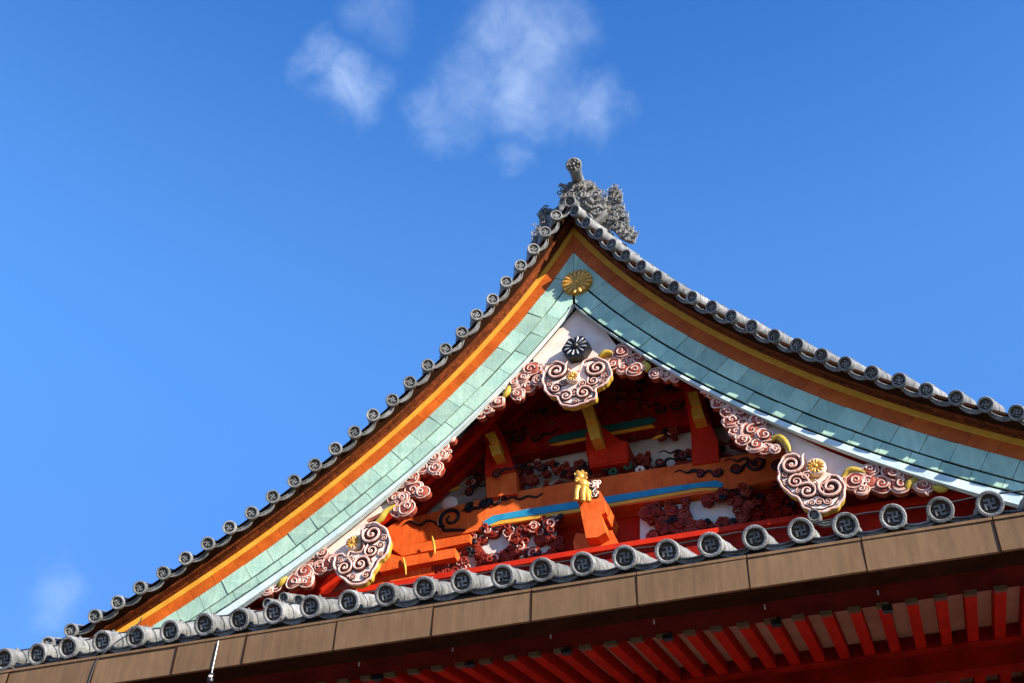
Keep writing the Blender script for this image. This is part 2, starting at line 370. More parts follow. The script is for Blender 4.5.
# rake tiles
for side in (-1, 1):
    cnt = 32
    for i in range(cnt):
        s = (i+1-0+OFF-.0)*PIT if False else (i+OFF)*PIT
        if s > SMAX-.1: break
        x, z, a = C(s); tdir = Vector((math.cos(a), 0, -math.sin(a)*side))
        tang = Vector((side*math.cos(a), 0, -math.sin(a)))*side   # always points to +x
        nout = Vector((side*math.sin(a), 0, math.cos(a)))
        ydir = Vector((0, math.cos(R(32)), 0))+(nout*.55+Vector((0,0,.45)))*math.sin(R(32))
        jit = Vector((random.uniform(-.006,.006), random.uniform(-.01,.01), random.uniform(-.005,.005)))
        M = frame(tang, ydir, RP(side, s, .012, Y0)+jit)
        t = link('rake_tile', rake_me, T, None, M @ Matrix.Rotation(random.uniform(-.12,.12), 4, 'Y')); link('crest', crest_me, t, None, Matrix.Identity(4))
        M2 = frame(tang, ydir, RP(side, s-PIT/2 if side < 0 else s+PIT/2, .004, Y0+.03)+jit*.5)
        link('drip_tile', panr_me, T, None, M2)
# eave tiles
EY = 6.6247; EZ = 4.4254+CZ; AL = R(26.5)
def eave_bend(k): return -2.714e-3*(k-13)**2*.0      # the eave is straight
BX = [W(x, y, EY) for x, y in [(3.4,661.3),(38,654.3),(70.8,647.7),(105.6,642.1),(140.2,635.8),(173.3,630.2),(208.2,625.9),(242.4,619.4),(278,613.2),(314.6,607.2),(350.8,601.5),(388.4,595.8),(424.9,590),(463.4,583.1),(502.6,577.6),(542.5,571.1),(583,563.9),(624.1,558),(665.6,552.1),(711,545.5),(754.4,538.8),(798.1,531.5),(844.8,524.4),(893.3,517.3),(942.4,509.8),(992.7,504)]]
ex = [v.x for v in BX]; nE = len(ex)
def lsq_quad(y):
    # quadratic through averaged thirds, keeps the spacing regular
    import itertools
    n = len(y); Sx = [sum((i-13)**p for i in range(n)) for p in range(5)]; b = [sum(y[i]*(i-13)**p for i in range(n)) for p in range(3)]
    Mx = Matrix(((Sx[0],Sx[1],Sx[2]),(Sx[1],Sx[2],Sx[3]),(Sx[2],Sx[3],Sx[4]))); return Mx.inverted() @ Vector(b)
qx = lsq_quad(ex); qz = lsq_quad([v.z for v in BX])
def EP(k): return Vector((qx[0]+qx[1]*(k-13)+qx[2]*(k-13)**2, EY, qz[0]+qz[1]*(k-13)+qz[2]*(k-13)**2))
ydir = Vector((0, math.cos(AL), math.sin(AL)))
for k in range(-7, 38):
    P = EP(k); jit = Vector((random.uniform(-.006,.006), random.uniform(-.012,.012), random.uniform(-.004,.004)))
    M = frame((1,0,0), ydir, P+jit)
    t = link('eave_tile', eave_me, T, None, M @ Matrix.Rotation(random.uniform(-.10,.10), 4, 'Y')); link('crest', crest_me, t, None, Matrix.Identity(4))
    Q = (EP(k)+EP(k+1))/2
    link('drip_tile', pan_me, T, None, frame((1,0,0), ydir, Q+Vector((0, .02, .008))+jit*.5))
XA, XB = EP(-7).x-.3, EP(37).x+.3
# lower roof body, from the eave up to the foot of the gable
b = MB(); y1 = 10.1
def slab(b, x0, x1, Ya, za, Yb, zb, th, mi=0):
    b.add([(x0,Ya,za),(x1,Ya,za),(x1,Yb,zb),(x0,Yb,zb),(x0,Ya,za-th),(x1,Ya,za-th),(x1,Yb,zb-th),(x0,Yb,zb-th)], [(0,1,2,3),(7,6,5,4),(0,4,5,1),(1,5,6,2),(2,6,7,3),(3,7,4,0)], mi)
slab(b, XA, XB, EY+.08, EZ-.10, 10.1, EZ-.10+(10.1-EY-.08)*math.tan(AL), .10)
b.build('lower_roof', 'kawara', T)
# barrels continuing up the lower roof
b = MB()
for k in range(-7, 38):
    P = EP(k)+ydir*.93; b.tube([P, P+ydir*(3.3 if True else 0)], RT*.9, 0, 12)
b.build('barrel_rows', 'kawara', T)

# ------------------------------------------------------------------ eave: board, gutter, soffit, rafters
zg0, zg1 = 4.000+CZ, 4.209+CZ
b = MB(); slab(b, XA, XB, EY+.045, EZ-.06, EY+.5, EZ-.06+.2, .13); b.build('tilting_fillet', 'fillet_shade', T)
gut = bpy.data.objects.new('gutter', None)
b = MB(); GX = [W(x, y, 6.5).x for x, y in [(94.6,667),(176,654),(246,642),(336,631),(433,616),(531.5,602),(637,588),(748.5,572),(864.5,556),(998,538)]]
GX = [GX[0]-.70*k for k in (3, 2, 1)]+GX+[GX[-1]+.72*k for k in (1, 2, 3, 4)]
for xa, xb in zip(GX[:-1], GX[1:]):
    b.box(((xa+xb)/2, 6.51+random.uniform(-.003,.003), (zg0+zg1)/2), ((xb-xa)/2-.004, .010, (zg1-zg0)/2), 0, Matrix.Rotation(random.uniform(-.006,.006), 3, 'Z') @ Matrix.Rotation(random.uniform(-.02,.02), 3, 'X'))
    b.box(((xa+xb)/2, 6.51, zg1+.004), ((xb-xa)/2-.004, .018, .009))
b.box(((GX[0]+GX[-1])/2, 6.60, zg0+.012), ((GX[-1]-GX[0])/2, .078, .010), 1)
b.box(((GX[0]+GX[-1])/2, 6.685, (zg0+zg1)/2), ((GX[-1]-GX[0])/2, .010, (zg1-zg0)/2-.02), 1)
b.box(((GX[0]+GX[-1])/2, 6.526, (zg0+zg1)/2), ((GX[-1]-GX[0])/2, .004, (zg1-zg0)/2-.01), 1)
G = b.build('gutter', ['gutter_metal', 'dark_wood', 'joint'], T)
for x in GX[1:-1]:
    b = MB(); b.box((x, 6.485+.014, (zg0+zg1)/2), (.003, .004, (zg1-zg0)/2+.006)); b.build('seam', 'dark_wood', G)
for (x, y) in [(359,664),(452.7,649.4),(550.7,636.4),(654,621.7),(764.8,607),(878,592.5)]:
    b = MB(); P = W(x, y, 6.70); b.box(P, (.004, .004, .014)); b.build('gutter_clip', 'pale_metal', G); b = MB(); b.box(P+Vector((.03,.235,.02)), (.03,.02,.02)); b.build('gutter_bracket', 'black_metal', G)
# boards below
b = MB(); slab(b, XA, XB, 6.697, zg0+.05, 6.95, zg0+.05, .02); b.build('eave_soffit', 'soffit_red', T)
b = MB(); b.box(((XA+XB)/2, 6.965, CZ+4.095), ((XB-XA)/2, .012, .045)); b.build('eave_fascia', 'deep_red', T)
# rafters
AR = R(15); rd = Vector((0, math.cos(AR), math.sin(AR))); rx = (1,0,0)
RZ = 4.045+CZ
def rafter_row(y0, z0, L, hw, hh, xs, cap=True, mtl='eave_red'):
    bm = MB(); bm.box((0, L/2, 0), (hw, L/2, hh)); me = bm.build('rafter', mtl, mesh_only=True)
    bc = MB(); bc.box((0, .012, 0), (hw+.003, .030, hh+.003)); mc = bc.build('rafter_cap', 'bronze', mesh_only=True)
    for x in xs:
        M = frame(rx, rd, Vector((x, y0, z0))); r = link('rafter', me, T, None, M)
        if cap: link('rafter_cap', mc, r, None, Matrix.Identity(4))
xs = []; x = W(942, 603.5, 7.0).x; st = .1665
k0 = int((x-XA)/st)
xs = [x+(i-k0)*st for i in range(0, int((XB-XA)/st)) if x+(i-k0)*st > -6.2]
rafter_row(6.925, RZ+.012, 1.45, .034, .046, xs)
b = MB(); P = Vector(((XA+XB)/2, 6.925, RZ+.012+.054)); b.box(P+rd*.76, ((XB-XA)/2, .70, .006), 0, Matrix.Rotation(AR, 3, 'X')); b.build('eave_boarding', 'plaster_eave', T)
b = MB(); b.box(Vector(((XA+XB)/2, 6.925, RZ))+rd*1.22+Vector((0,0,.03)), ((XB-XA)/2, .05, .085)); b.build('eave_purlin', 'deep_red', T)
xs2 = [v for v in xs]
rafter_row(8.22, RZ+.18, .7, .034, .046, xs2[::1], False)
b = MB(); P = Vector(((XA+XB)/2, 8.22, RZ+.18+.054)); b.box(P+rd*.36, ((XB-XA)/2, .36, .006), 0, Matrix.Rotation(AR, 3, 'X')); b.build('eave_boarding', 'plaster_eave', T)
P = Vector(((XA+XB)/2, 6.925, RZ+.012+.075)); b = MB(); b.box(P+rd*1.75, ((XB-XA)/2, .75, .008), 0, Matrix.Rotation(AR, 3, 'X')); b.build('inner_boarding', 'dark_wood', T)
b = MB(); b.box(((XA+XB)/2, 8.20, RZ+.24), ((XB-XA)/2, .06, .12)); b.build('eave_purlin', 'deep_red', T)
b = MB(); b.box(((XA+XB)/2, 8.98, RZ+.45), ((XB-XA)/2, .05, .75)); b.build('wall_plate', 'deep_red', T)
# hall wall under the eaves
b = MB(); b.box(((XA+XB)/2, 8.95, 2.9), ((XB-XA)/2-.6, .06, 2.9)); hw = b.build('hall_wall', 'plaster', T)
for i in range(6):
    b = MB(); xx = XA+.8+i*(XB-XA-1.6)/5; b.lathe([(.19, 0), (.19, 5.7)], (xx, 8.85, 0), (0,0,1), 0, 24); b.build('pillar', 'vermilion', T)
for z in (1.0, 2.9, 4.6, 5.45):
    b = MB(); b.box(((XA+XB)/2, 8.86, z), ((XB-XA)/2-.6, .08, .13)); b.build('tie_beam', 'vermilion', T)

# ------------------------------------------------------------------ carving helpers
PM = 1/88.0
def wpoly(pts, Y): return [W(x, y, Y) for x, y in pts]
def spiral(b, c, r, turns, dirn, start, mi, rad, end=.12, seg=6, n=None, tail=None, push=0):
    """flat spiral on the plane of c, radius in metres"""
    n = n or int(turns*16); P = []; rr = []
    for i in range(n+1):
        t = i/n; q = start+dirn*2*math.pi*turns*t; k = r*(1-t*(1-end)); P.append(c+Vector((math.cos(q)*k, -push, math.sin(q)*k))); rr.append(rad*(1-.55*t))
    b.tube(P, rr, mi, seg)
def scroll(b, x, y, rp, Y, dirn=1, start=0., ridge=0, dark=1, turns=1.7):
    c = W(x, y, Y); r = rp*PM*1.16
    b.prism([c+Vector((math.cos(2*math.pi*k/24)*r*.9, -.0035, math.sin(2*math.pi*k/24)*r*.9)) for k in range(24)], (0, .003, 0), dark)
    spiral(b, c+Vector((.0,.004,0)), r*1.04, turns, dirn, start, dark, r*.24, .06, 8)
    spiral(b, c, r*.98, turns, dirn, start, ridge, r*.15, .06, 8, push=r*.13)
    # tail sweeping off the scroll
    q = start; e = c+Vector((math.cos(q)*r, 0, math.sin(q)*r)); tn = Vector((-math.sin(q), 0, math.cos(q)))*(-dirn); out_ = Vector((math.cos(q), 0, math.sin(q)))
    tl = [e+tn*r*.5*k/5+out_*r*.35*(k/5)**2+Vector((0,-r*.1,0)) for k in range(6)]
    b.tube(tl, [r*.15*(1-.13*k) for k in range(6)], ridge, 6)
    b.dome(c, r*.2, r*.22, ridge)
def rose(b, x, y, rp, Y, ridge=0, body=1, deep=.09, dirn=None, start=None):
    """a carved cloud curl: lobed body, an off-centre spiral and a few wave lines round it"""
    c = W(x, y, Y); r = rp*PM; dirn = dirn or random.choice((-1, 1)); start = random.uniform(0, 6.28) if start is None else start
    n = 30; ph = random.uniform(0, 6); lb = random.choice((3, 4, 5)); el = random.uniform(.82, 1.0); ea = random.uniform(0, 3.14)
    def pt(q, k):
        rr = r*k*(1+.13*abs(math.sin(lb*q/2+ph))-.05); x_, z_ = math.cos(q)*rr, math.sin(q)*rr*el
        return Vector((x_*math.cos(ea)-z_*math.sin(ea), 0, x_*math.sin(ea)+z_*math.cos(ea)))
    pts = [c+pt(2*math.pi*k/n, 1) for k in range(n)]
    b.prism(pts, (0, deep, 0), body)
    b.dome(c, r*.86, r*.22, body, (0,-1,0), 16, 4)
    b.tube(pts+[pts[0]], .0085, ridge, 6, False)
    cc = c+Vector((random.uniform(-.18,.18)*r, 0, random.uniform(-.18,.18)*r))
    spiral(b, cc+Vector((0,.006,0)), r*.56, 1.3, dirn, start, 2, .016, .12, 6, push=r*.18)
    spiral(b, cc, r*.52, random.uniform(1.0, 1.6), dirn, start, ridge, .0115, .12, 6, push=r*.2)
    for k in (.80, .68):
        q0 = random.uniform(0, 6.28); q1 = q0+random.uniform(1.6, 3.4)
        b.tube([c+pt(q0+(q1-q0)*i/10, k)+Vector((0, -r*.12, 0)) for i in range(11)], [.004+.006*math.sin(math.pi*i/10) for i in range(11)], ridge, 6)
    # flame-like tendril leaving the body
    q0 = random.uniform(0, 6.28); p = c+pt(q0, 1.0); spiral(b, p, r*.36, 1.0, dirn, q0+2.5, ridge, .010, .2, 6, push=.006)
def leaf(b, pts, Y, mi=0, wid=.03, dep=.06):
    P = smooth(pts, 6, False); path = [W(x, y, Y) for x, y in P]; n = len(path)
    b.tube(path, [wid*(.25+.9*math.sin(math.pi*min(1, (i+.6)/n))) for i in range(n)], mi, 8, True, 1.0)

def flower_boss(x, y, rp, Y, parent, name='boss', petals=12, base='cream'):
    b = MB(); c = W(x, y, Y); r = rp*PM
    b.lathe([(r, 0), (r, -.035), (r*.93, -.05), (1e-4, -.05)][::1], c, (0, 1, 0), 1, 24)
    for k in range(petals):
        q = 2*math.pi*(k+.5)/petals; p = c+Vector((math.cos(q)*r*.58, -.05, math.sin(q)*r*.58))
        path = [c+Vector((math.cos(q)*r*e, -.052, math.sin(q)*r*e)) for e in (.22, .45, .7, .84)]
        b.tube(path, [r*.05, r*.11, r*.15, r*.08], 0, 6)
    b.dome(c+Vector((0,-.05,0)), r*.24, r*.2, 0)
    return b.build(name, ['gold', base], parent)

def pendant(name, outline, Y, scrolls, boss, panel=None, label=None, thick=.11):
    b = MB(); pts = smooth(outline, 5); mxx = sum(p[0] for p in pts)/len(pts); myy = sum(p[1] for p in pts)/len(pts)
    pts = [((x-mxx)*(1+.035*abs(math.sin(i*.42)))+mxx, (y-myy)*(1+.035*abs(math.sin(i*.42)))+myy) for i, (x, y) in enumerate(pts)]
    b.prism(wpoly(pts, Y), (0, thick, 0), 0, 2)
    if panel: b.prism(wpoly(panel, Y+.012), (0, thick*.5, 0), 0)
    lp = wpoly(pts, Y-.004); b.tube(lp+[lp[0]], .0135, 1, 6, False)
    ins = wpoly([((x-mxx)*.90+mxx, (y-myy)*.90+myy) for x, y in pts], Y-.002); b.tube(ins+[ins[0]], .008, 3, 6, False)
    o = b.build(name, ['cream', 'ridge_pink', 'gilt_edge', 'groove'], T, label)
    b = MB()
    for sx, sy, sr, dr, st in scrolls: scroll(b, sx, sy, sr, Y-.006, dr, st)
    b.build('scrollwork', ['ridge_pink', 'groove'], o)
    if boss: flower_boss(boss[0], boss[1], boss[2], Y-.01, o, 'boss')
    return o
YB = Y0+.35
pendant('gable_pendant', [(545.3,371),(549,365),(555,362.5),(562,363.5),(567,368),(570,372),(576,372),(580.5,369),(582.8,363),(589,359.5),(597,358.5),(605,362),(609.5,369),(610,376),(606.5,381),(603,384.5),(598,387),(594.5,390),(596,395),(593,399),(586,401.5),(580,404),(571,406),(563,404.5),(559,400.5),(558,397),(552,395.5),(547,392),(545.5,388),(543.5,382),(543.8,376)], YB-.06,
   [(556.5,371.5,8.5,-1,.3),(597,368.5,8.5,1,2.8),(556,388.5,5,1,1),(566,396,5.5,-1,2),(583.5,393,7,1,.2),(593,381,5,1,2.5),(549.5,384.5,2.4,1,0),(603.5,376,2.6,1,0),(575.5,401,2.4,1,0),(564,382.5,3.6,1,2),(582,384,3.6,-1,1),(574,392,4.4,1,4),(550,379,2.6,-1,1),(602,381,2.2,1,2),(587,401,2.2,1,2)], (573.5,379,6.5), None,
   'central carved pendant below the peak with pale scrolls and gilt edge', .075)
# white panel behind the centre pendant
b = MB(); b.prism(wpoly([(577,309),(552,336),(532,357),(538,372),(548,378),(600,376),(612,362),(622,353),(606,332)], YB+.02), (0, .05, 0)); b.build('pendant_panel', 'cream', T)
# left pendant
pendant('gable_pendant', [(336,570),(334.5,563),(336,557),(342,554),(347,556.5),(350,552),(355,553),(361,552),(364,547),(363,540),(361.5,533),(364,527),(370,524),(377,524.5),(384,529),(388,536),(389,544),(387,551),(383.5,556.5),(379,560),(376,565.5),(372,572),(370,577.5),(364,582),(355,584.5),(347.5,581),(342,576.5)], YB-.06,
   [(372.5,534.5,8.5,1,2.9),(371.5,551,6,1,2.4),(360.5,564.5,7.5,1,0),(344.5,568,7,-1,1),(380,545,3.0,1,0),(352,577,2.8,1,0),(384,538,2.8,-1,2),(366,575,3.2,1,1),(350,560,3.2,-1,1),(381,554,2.4,1,2),(340,560,2.6,1,4)], None, None,
   'left carved pendant with pale scrolls and gilt edge beside orange beams', .075)
b = MB(); b.prism(wpoly([(396,467),(372,489),(346,510),(318,532),(310,540),(316,556),(322,562),(338,562),(352,572),(372,556),(372,540),(366,520),(388,509),(402,500),(404,482)], YB+.02), (0, .05, 0)); pp = b.build('pendant_panel', 'cream', T)
flower_boss(355.2, 544.8, 8, YB-.0, pp)
# right pendant
pendant('gable_pendant', [(779.5,474),(780,466),(783.5,459),(790,455),(797,456),(801.5,461),(802,467.5),(800,473),(806,477),(809.5,482),(816,484.5),(822,484),(827,480),(830,476),(836,476.5),(841,481),(843.8,488),(843,496),(839.5,503),(834,507.5),(826,510.5),(818,511.5),(810,509.5),(804,507),(801,502),(799,498),(793,495),(787,490.5),(782,485),(779.5,480)], YB-.06,
   [(791.5,465,8.5,-1,.3),(796,482,6,1,1),(807.5,491.5,7,-1,2),(831,487.5,8.8,1,2.8),(785.5,475,3,1,0),(819,502,3.2,1,0),(819,491,4.4,-1,2),(806,476,3.6,1,1),(828,501,3,1,3),(786,483,2.4,-1,1),(799,491,2.4,1,2),(812,503,2.6,-1,3)], None, None,
   'right carved pendant with pale scrolls and gilt edge above the eave tiles', .075)
b = MB(); b.prism(wpoly([(762,418),(792,434),(826,450),(864,465),(858,474),(846,477),(838,490),(820,492),(806,482),(798,466),(788,458),(784,446),(774,438),(766,442)], YB+.02), (0, .05, 0)); pp = b.build('pendant_panel', 'cream', T)
flower_boss(816.4, 469, 8.2, YB-.0, pp)

# pink cloud carvings along the inner edge of the bargeboards
CL = {
 'cloud carving of pink curls left of the centre pendant': ([(531.3,369,8.5),(514,383,6.5),(527.5,387,7),(539,380,6.5),(518,394,6.5),(506,389,5),(498,402,6),(488,409,5),(481,415,4),(523,377,6)], [[(510,386),(507,393),(503,398)]]),
 'cloud carving of pink curls right of the centre pendant': ([(621.9,351.7,8.5),(614,363.5,6.5),(624,368,7),(635,369.5,7.5),(638.5,358.5,7),(630,360,6),(656,373,6),(667,376,4.5),(675,379,3.5)], [[(598,358),(606,353),(615,354)],[(643,362),(648,367),(646,372)]]),
 'cloud carving of pink curls on the upper right slope': ([(706,390,3.5),(712,394,4),(718.4,402,6),(728,411,6.5),(731,421,7),(740,411.5,8.5),(758,420,7.5),(750,430,9.5),(741,424,6),(743,440,5.5),(756,445,7),(766,448,6),(764,435,7),(775,449,4),(735,432,5)], [[(770,441),(778,437),(786,443),(790,452)]]),
 'cloud carving of pink curls at the foot of the right slope': ([(855,482,8),(868,481,7),(881,484,9),(893,472,8),(900,484,8),(889,466,6),(870,470,6),(924,486,6.5),(913,483,4.5),(862,490,5),(908,476,6)], [[(842,480),(848,471.5),(858,471),(870,475)],[(906,490),(910,483),(918,479)],[(932,487),(940,489),(948,489)]]),
 'cloud carving of pink curls on the upper left slope': ([(451,438.5,4),(443,447,5.5),(443,455,6),(434,458,6),(435.5,468,7),(423,468,7),(411,478,6.5),(402,482,6.5),(414,489,8),(422,492,6.5),(403,499,7),(394,498,6),(406,508,7.5),(397,511,6)], [[(396,505),(386,512),(380,520),(372,526)]]),
 'cloud carving of pink curls at the foot of the left slope': ([(331,562,7.5),(321,567,7.5),(312,557,7.5),(304,573,8),(294,568,7),(310,565,5),(294,581,7),(307,581,6),(276,585,6.5),(268,590,5),(260,592.5,4.5),(284,576,4.5),(322,553,5)], [[(287,575),(283,581),(279,587)]])}
for lb, (rs, lv) in CL.items():
    b = MB()
    for j, (x, y, r) in enumerate(rs): rose(b, x, y, r*1.08, YB-.03+.012*(j % 3), 0, 1, .07)
    o = b.build('cloud_carving', ['ridge_pink', 'carved_red', 'groove'], T, lb)
    for l_ in lv:
        b = MB(); leaf(b, l_, YB-.02, 0, .032); b.build('gilt_leaf', 'gilt_edge', o)

# ------------------------------------------------------------------ metal crests
def chrys(x, y, rp, Y, name, mats, petals=16, label=None):
    b = MB(); c = W(x, y, Y); r = rp*PM
    b.lathe([(r*.95, .04), (r*.95, -.02), (1e-4, -.02)], c, (0,1,0), 1, 32)
    for k in range(petals):
        q = 2*math.pi*(k+.5)/petals
        path = [c+Vector((math.cos(q)*r*e, -.024, math.sin(q)*r*e)) for e in (.16, .4, .65, .85, .97)]
        b.tube(path, [r*.035, r*.085, r*.13, r*.155, r*.09], 0, 8, True, .8)
    b.dome(c+Vector((0,-.02,0)), r*.17, r*.14, 0)
    return b.build(name, mats, T, label)
chrys(577.5, 283, 16.3, Y0+.27, 'chrysanthemum_crest', ['gold', 'gold'], 16, 'gilt sixteen petal chrysanthemum at the peak of the bargeboards')
b = MB(); c = W(575.5, 346.5, YB-.09); r = 14*PM
hexa = [c+Vector((math.cos(R(60*k+0))*r, 0, math.sin(R(60*k+0))*r)) for k in range(6)]
b.prism(hexa, (0, .13, 0), 0)
for k in range(12):
    q = R(30*k+15); path = [c+Vector((math.cos(q)*r*e, -.012, math.sin(q)*r*e)) for e in (.34, .5, .68, .8)]
    b.tube(path, [r*.02, r*.05, r*.075, r*.045], 1, 6)
b.dome(c, r*.26, r*.3, 0, seg=16); b.lathe([(r*.08, 0), (r*.08, -.13), (1e-4, -.14)], c, (0,1,0), 0, 10)
b.build('hexagonal_boss', ['black_metal', 'pale_metal'], T, 'black hexagonal nail cover above the centre pendant')

# ------------------------------------------------------------------ gable wall and beams
YI = Y0+1.12
def panel(name, pts, Y, dep, mtl, parent=T, label=None, side=None):
    b = MB(); b.prism(wpoly(pts, Y), (0, dep, 0), 0, None if side is None else 1)
    return b.build(name, mtl if side is None else [mtl, side], parent, label)
gw = panel('gable_wall', [(90,690),(577,250),(1150,560),(1150,640)], YI+.22, .08, 'plaster')
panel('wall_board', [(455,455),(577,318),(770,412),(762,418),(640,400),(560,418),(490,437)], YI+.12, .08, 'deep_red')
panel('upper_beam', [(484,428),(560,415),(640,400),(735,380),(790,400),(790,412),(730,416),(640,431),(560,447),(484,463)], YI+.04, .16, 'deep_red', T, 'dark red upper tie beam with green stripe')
ub = panel('green_stripe', [(547,443),(553,436.5),(575,431),(600,426.5),(650,417),(657,420),(650,424),(600,433),(560,441)], YI+.034, .02, 'teal', T)
panel('ochre_line', [(549,445),(560,442),(600,434),(652,424.5),(655,427),(600,437),(560,445)], YI+.030, .02, 'ochre', ub)
lb_ = panel('rainbow_beam', [(384,530),(396,522),(430,513),(470,502),(520,491),(570,482.5),(640,471),(700,461.5),(760,452),(800,447),(800,474),(722,491),(640,503),(560,515.5),(500,525.5),(470,532),(402,546)], YI-.08, .22, 'vermilion_sunlit', T, 'orange red curved tie beam with blue stripe')
bs = panel('blue_stripe', [(481,529),(484,521),(493,515.5),(530,508.5),(600,497.5),(660,488),(716,480.2),(723,483),(722,487),(700,487.2),(600,504.5),(530,515.5),(500,520)], YI-.088, .02, 'blue', lb_)
panel('ochre_line', [(484,527),(500,520.6),(530,516.2),(600,505.2),(700,488),(722,487.6),(722,490),(700,491),(600,508),(530,519.5),(500,524)], YI-.086, .02, 'ochre', bs)
b = MB()
for pts, wd in [([(404,524),(410,521),(416,524),(421,525),(427,521),(432,521),(437,524)], .016), ([(437,524),(444,530),(454,530),(465,530)], .020), ([(498,497),(505,500),(512,497),(520,499),(528,496),(536,497),(543,493)], .014), ([(462,511),(470,508),(478,508),(486,503),(492,503)], .02)]:
    path = [W(x, y, YI-.09) for x, y in smooth(pts, 5, False)]; b.tube(path, [wd*(.5+.5*math.sin(math.pi*i/len(path))) for i in range(len(path))], 0, 6)
for x, y, r, d_, st in [(451,518,12,-1,-2.2),(497,500,8,1,0),(484,503,6,-1,1),(470,508,5,1,1)]: spiral(b, W(x, y, YI-.09), r*PM, 1.3, d_, st, 0, .026, .25, 6)
b.build('ink_scroll', 'ink', lb_)
b = MB(); spiral(b, W(451,518,YI-.085), 14*PM, .8, -1, -2.2, 0, .02, .4, 6); b.dome(W(449,504,YI+.0), 9*PM, .04, 0); b.build('white_scroll', 'cream', lb_)

def inkwork(name, lst, Y, parent, sd):
    for x, y, r, d_, st in lst:
        b = MB(); c = W(x, y, Y); spiral(b, c, r*PM, 1.35, d_, st, 0, .020, .22, 6); spiral(b, c, r*PM*.74, 1.0, d_, st, 1, .016, .3, 6, push=.006)
        q = st; e = c+Vector((math.cos(q)*r*PM, 0, math.sin(q)*r*PM)); tl = []
        for k in range(12): tl.append(e+Vector((k*.022*(-1 if math.cos(q) < 0 else 1), 0, .018*math.sin(k*.9)+k*.004)))
        b.tube(tl, [.017*(1-.06*k) for k in range(12)], 0, 6)
        b.build(name, ['ink', 'carve_dark'], parent)
inkwork('ink_scroll', [(757,463,9,1,2.5),(736,468,6,-1,0),(778,466,6,1,1),(718,472,5,1,3),(700,474,4,-1,2)], YI-.09, lb_, 21)
inkwork('ink_scroll', [(520,437,7,1,2),(506,444,5,-1,1),(536,437,5,-1,0),(662,409,6,1,2),(676,405,6,-1,0),(722,398,6,1,2),(740,402,5,-1,1)], YI+.03, T, 22)
inkwork('ink_scroll', [(498,466,4,1,1),(540,468,5,-1,3),(575,470,4,1,0),(606,467,5,1,2),(660,462,5,-1,0),(684,455,5,1,2),(470,492,5,1,1)], YI+.0, T, 23)
inkwork('ink_scroll', [(497,474,5,1,.5)], YI-.17, T, 24)
# lower zone
panel('wall_board', [(380,548),(402,544),(470,530),(470,540),(640,505),(812,474),(1010,440),(1010,520),(640,560),(380,600)], YI+.14, .06, 'vermilion', T)
panel('plaster_panel', [(430,552),(444,540),(500,528),(556,520),(556,566),(430,586)], YI+.0, .03, 'plaster')
panel('plaster_panel', [(640,512),(690,502),(748,494),(744,536),(640,552)], YI+.02, .03, 'plaster')
panel('wall_board', [(748,470),(1010,425),(1010,520),(748,545)], YI+.05, .10, 'deep_red')
# stepped brackets at left
for pts, dy in [([(386,527),(401,546),(470,534),(470,542),(402,556),(380,540)], -.14), ([(372,548),(402,557),(455,548),(455,557),(402,567),(380,572)], -.20), ([(372,572),(402,566),(434,561),(434,574),(380,584),(366,582)], -.12)]:
    panel('bracket_beam', pts, YI+dy, .3, 'vermilion_sunlit')
for x, y in [(405,566),(434,545)]:
    b = MB(); leaf(b, [(x-2,y-9),(x,y),(x+1,y+9)], YI-.22, 0, .012); b.build('gilt_leaf', 'gilt_edge', T)
# base beam with moulding
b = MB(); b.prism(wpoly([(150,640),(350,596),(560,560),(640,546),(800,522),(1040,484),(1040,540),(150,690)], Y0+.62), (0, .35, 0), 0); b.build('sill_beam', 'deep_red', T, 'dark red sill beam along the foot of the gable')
b = MB(); b.prism(wpoly([(150,632),(350,588.5),(560,552.5),(640,539.5),(800,514.5),(1040,477.5),(1040,482.5),(800,519.5),(640,544.5),(560,557.5),(350,594),(150,638)], Y0+.56), (0, .4, 0), 0); b.build('sill_moulding', 'vermilion', T)

# struts and gilt purlin noses
def strut(pts, Y, dep, mtl, label=None, name='strut'): return panel(name, pts, Y, dep, mtl, T, label)
p1 = strut([(480,418),(490,410),(503,436),(511,460),(516,474),(517,496),(487,500),(485,470),(486,446)], YI-.10, .3, 'vermilion', 'red strut with gilt caps left of centre')
panel('block', [(486,478),(516,472),(517,493),(487,498)], YI-.115, .1, 'vermilion_sunlit', p1)
panel('gilt_cap', [(485,434.5),(494,431),(498.5,441),(491,443.5)], YI-.30, .35, 'gilt_paint', p1); panel('gilt_cap', [(488.5,444.8),(498,442.5),(501.5,453.5),(492.3,456)], YI-.26, .3, 'gilt_paint', p1)
p2 = strut([(586,432),(604,428),(620,440),(628,442),(628,462),(590,468),(586,452)], YI-.06, .25, 'vermilion', 'red strut with gilt caps at the centre')
panel('gilt_cap', [(581,408),(592.5,405),(596.5,420),(586.3,422)], YI-.30, .35, 'gilt_paint', p2); panel('gilt_cap', [(586,423.6),(597,421.6),(601,438),(590.7,440)], YI-.26, .3, 'gilt_paint', p2)
panel('block', [(588,448),(626,441),(627,459),(590,466)], YI-.07, .1, 'vermilion', p2)
p3 = strut([(682,384),(694,379),(704,396),(710,422),(718,442),(719,461),(692,465),(691,430)], YI-.10, .3, 'vermilion', 'red strut with gilt caps right of centre')
panel('gilt_cap', [(686.8,393),(697,391),(701,405),(692,407)], YI-.30, .35, 'gilt_paint', p3); panel('gilt_cap', [(691.2,408.6),(701,406.4),(704.8,417),(693,419.5)], YI-.26, .3, 'gilt_paint', p3)
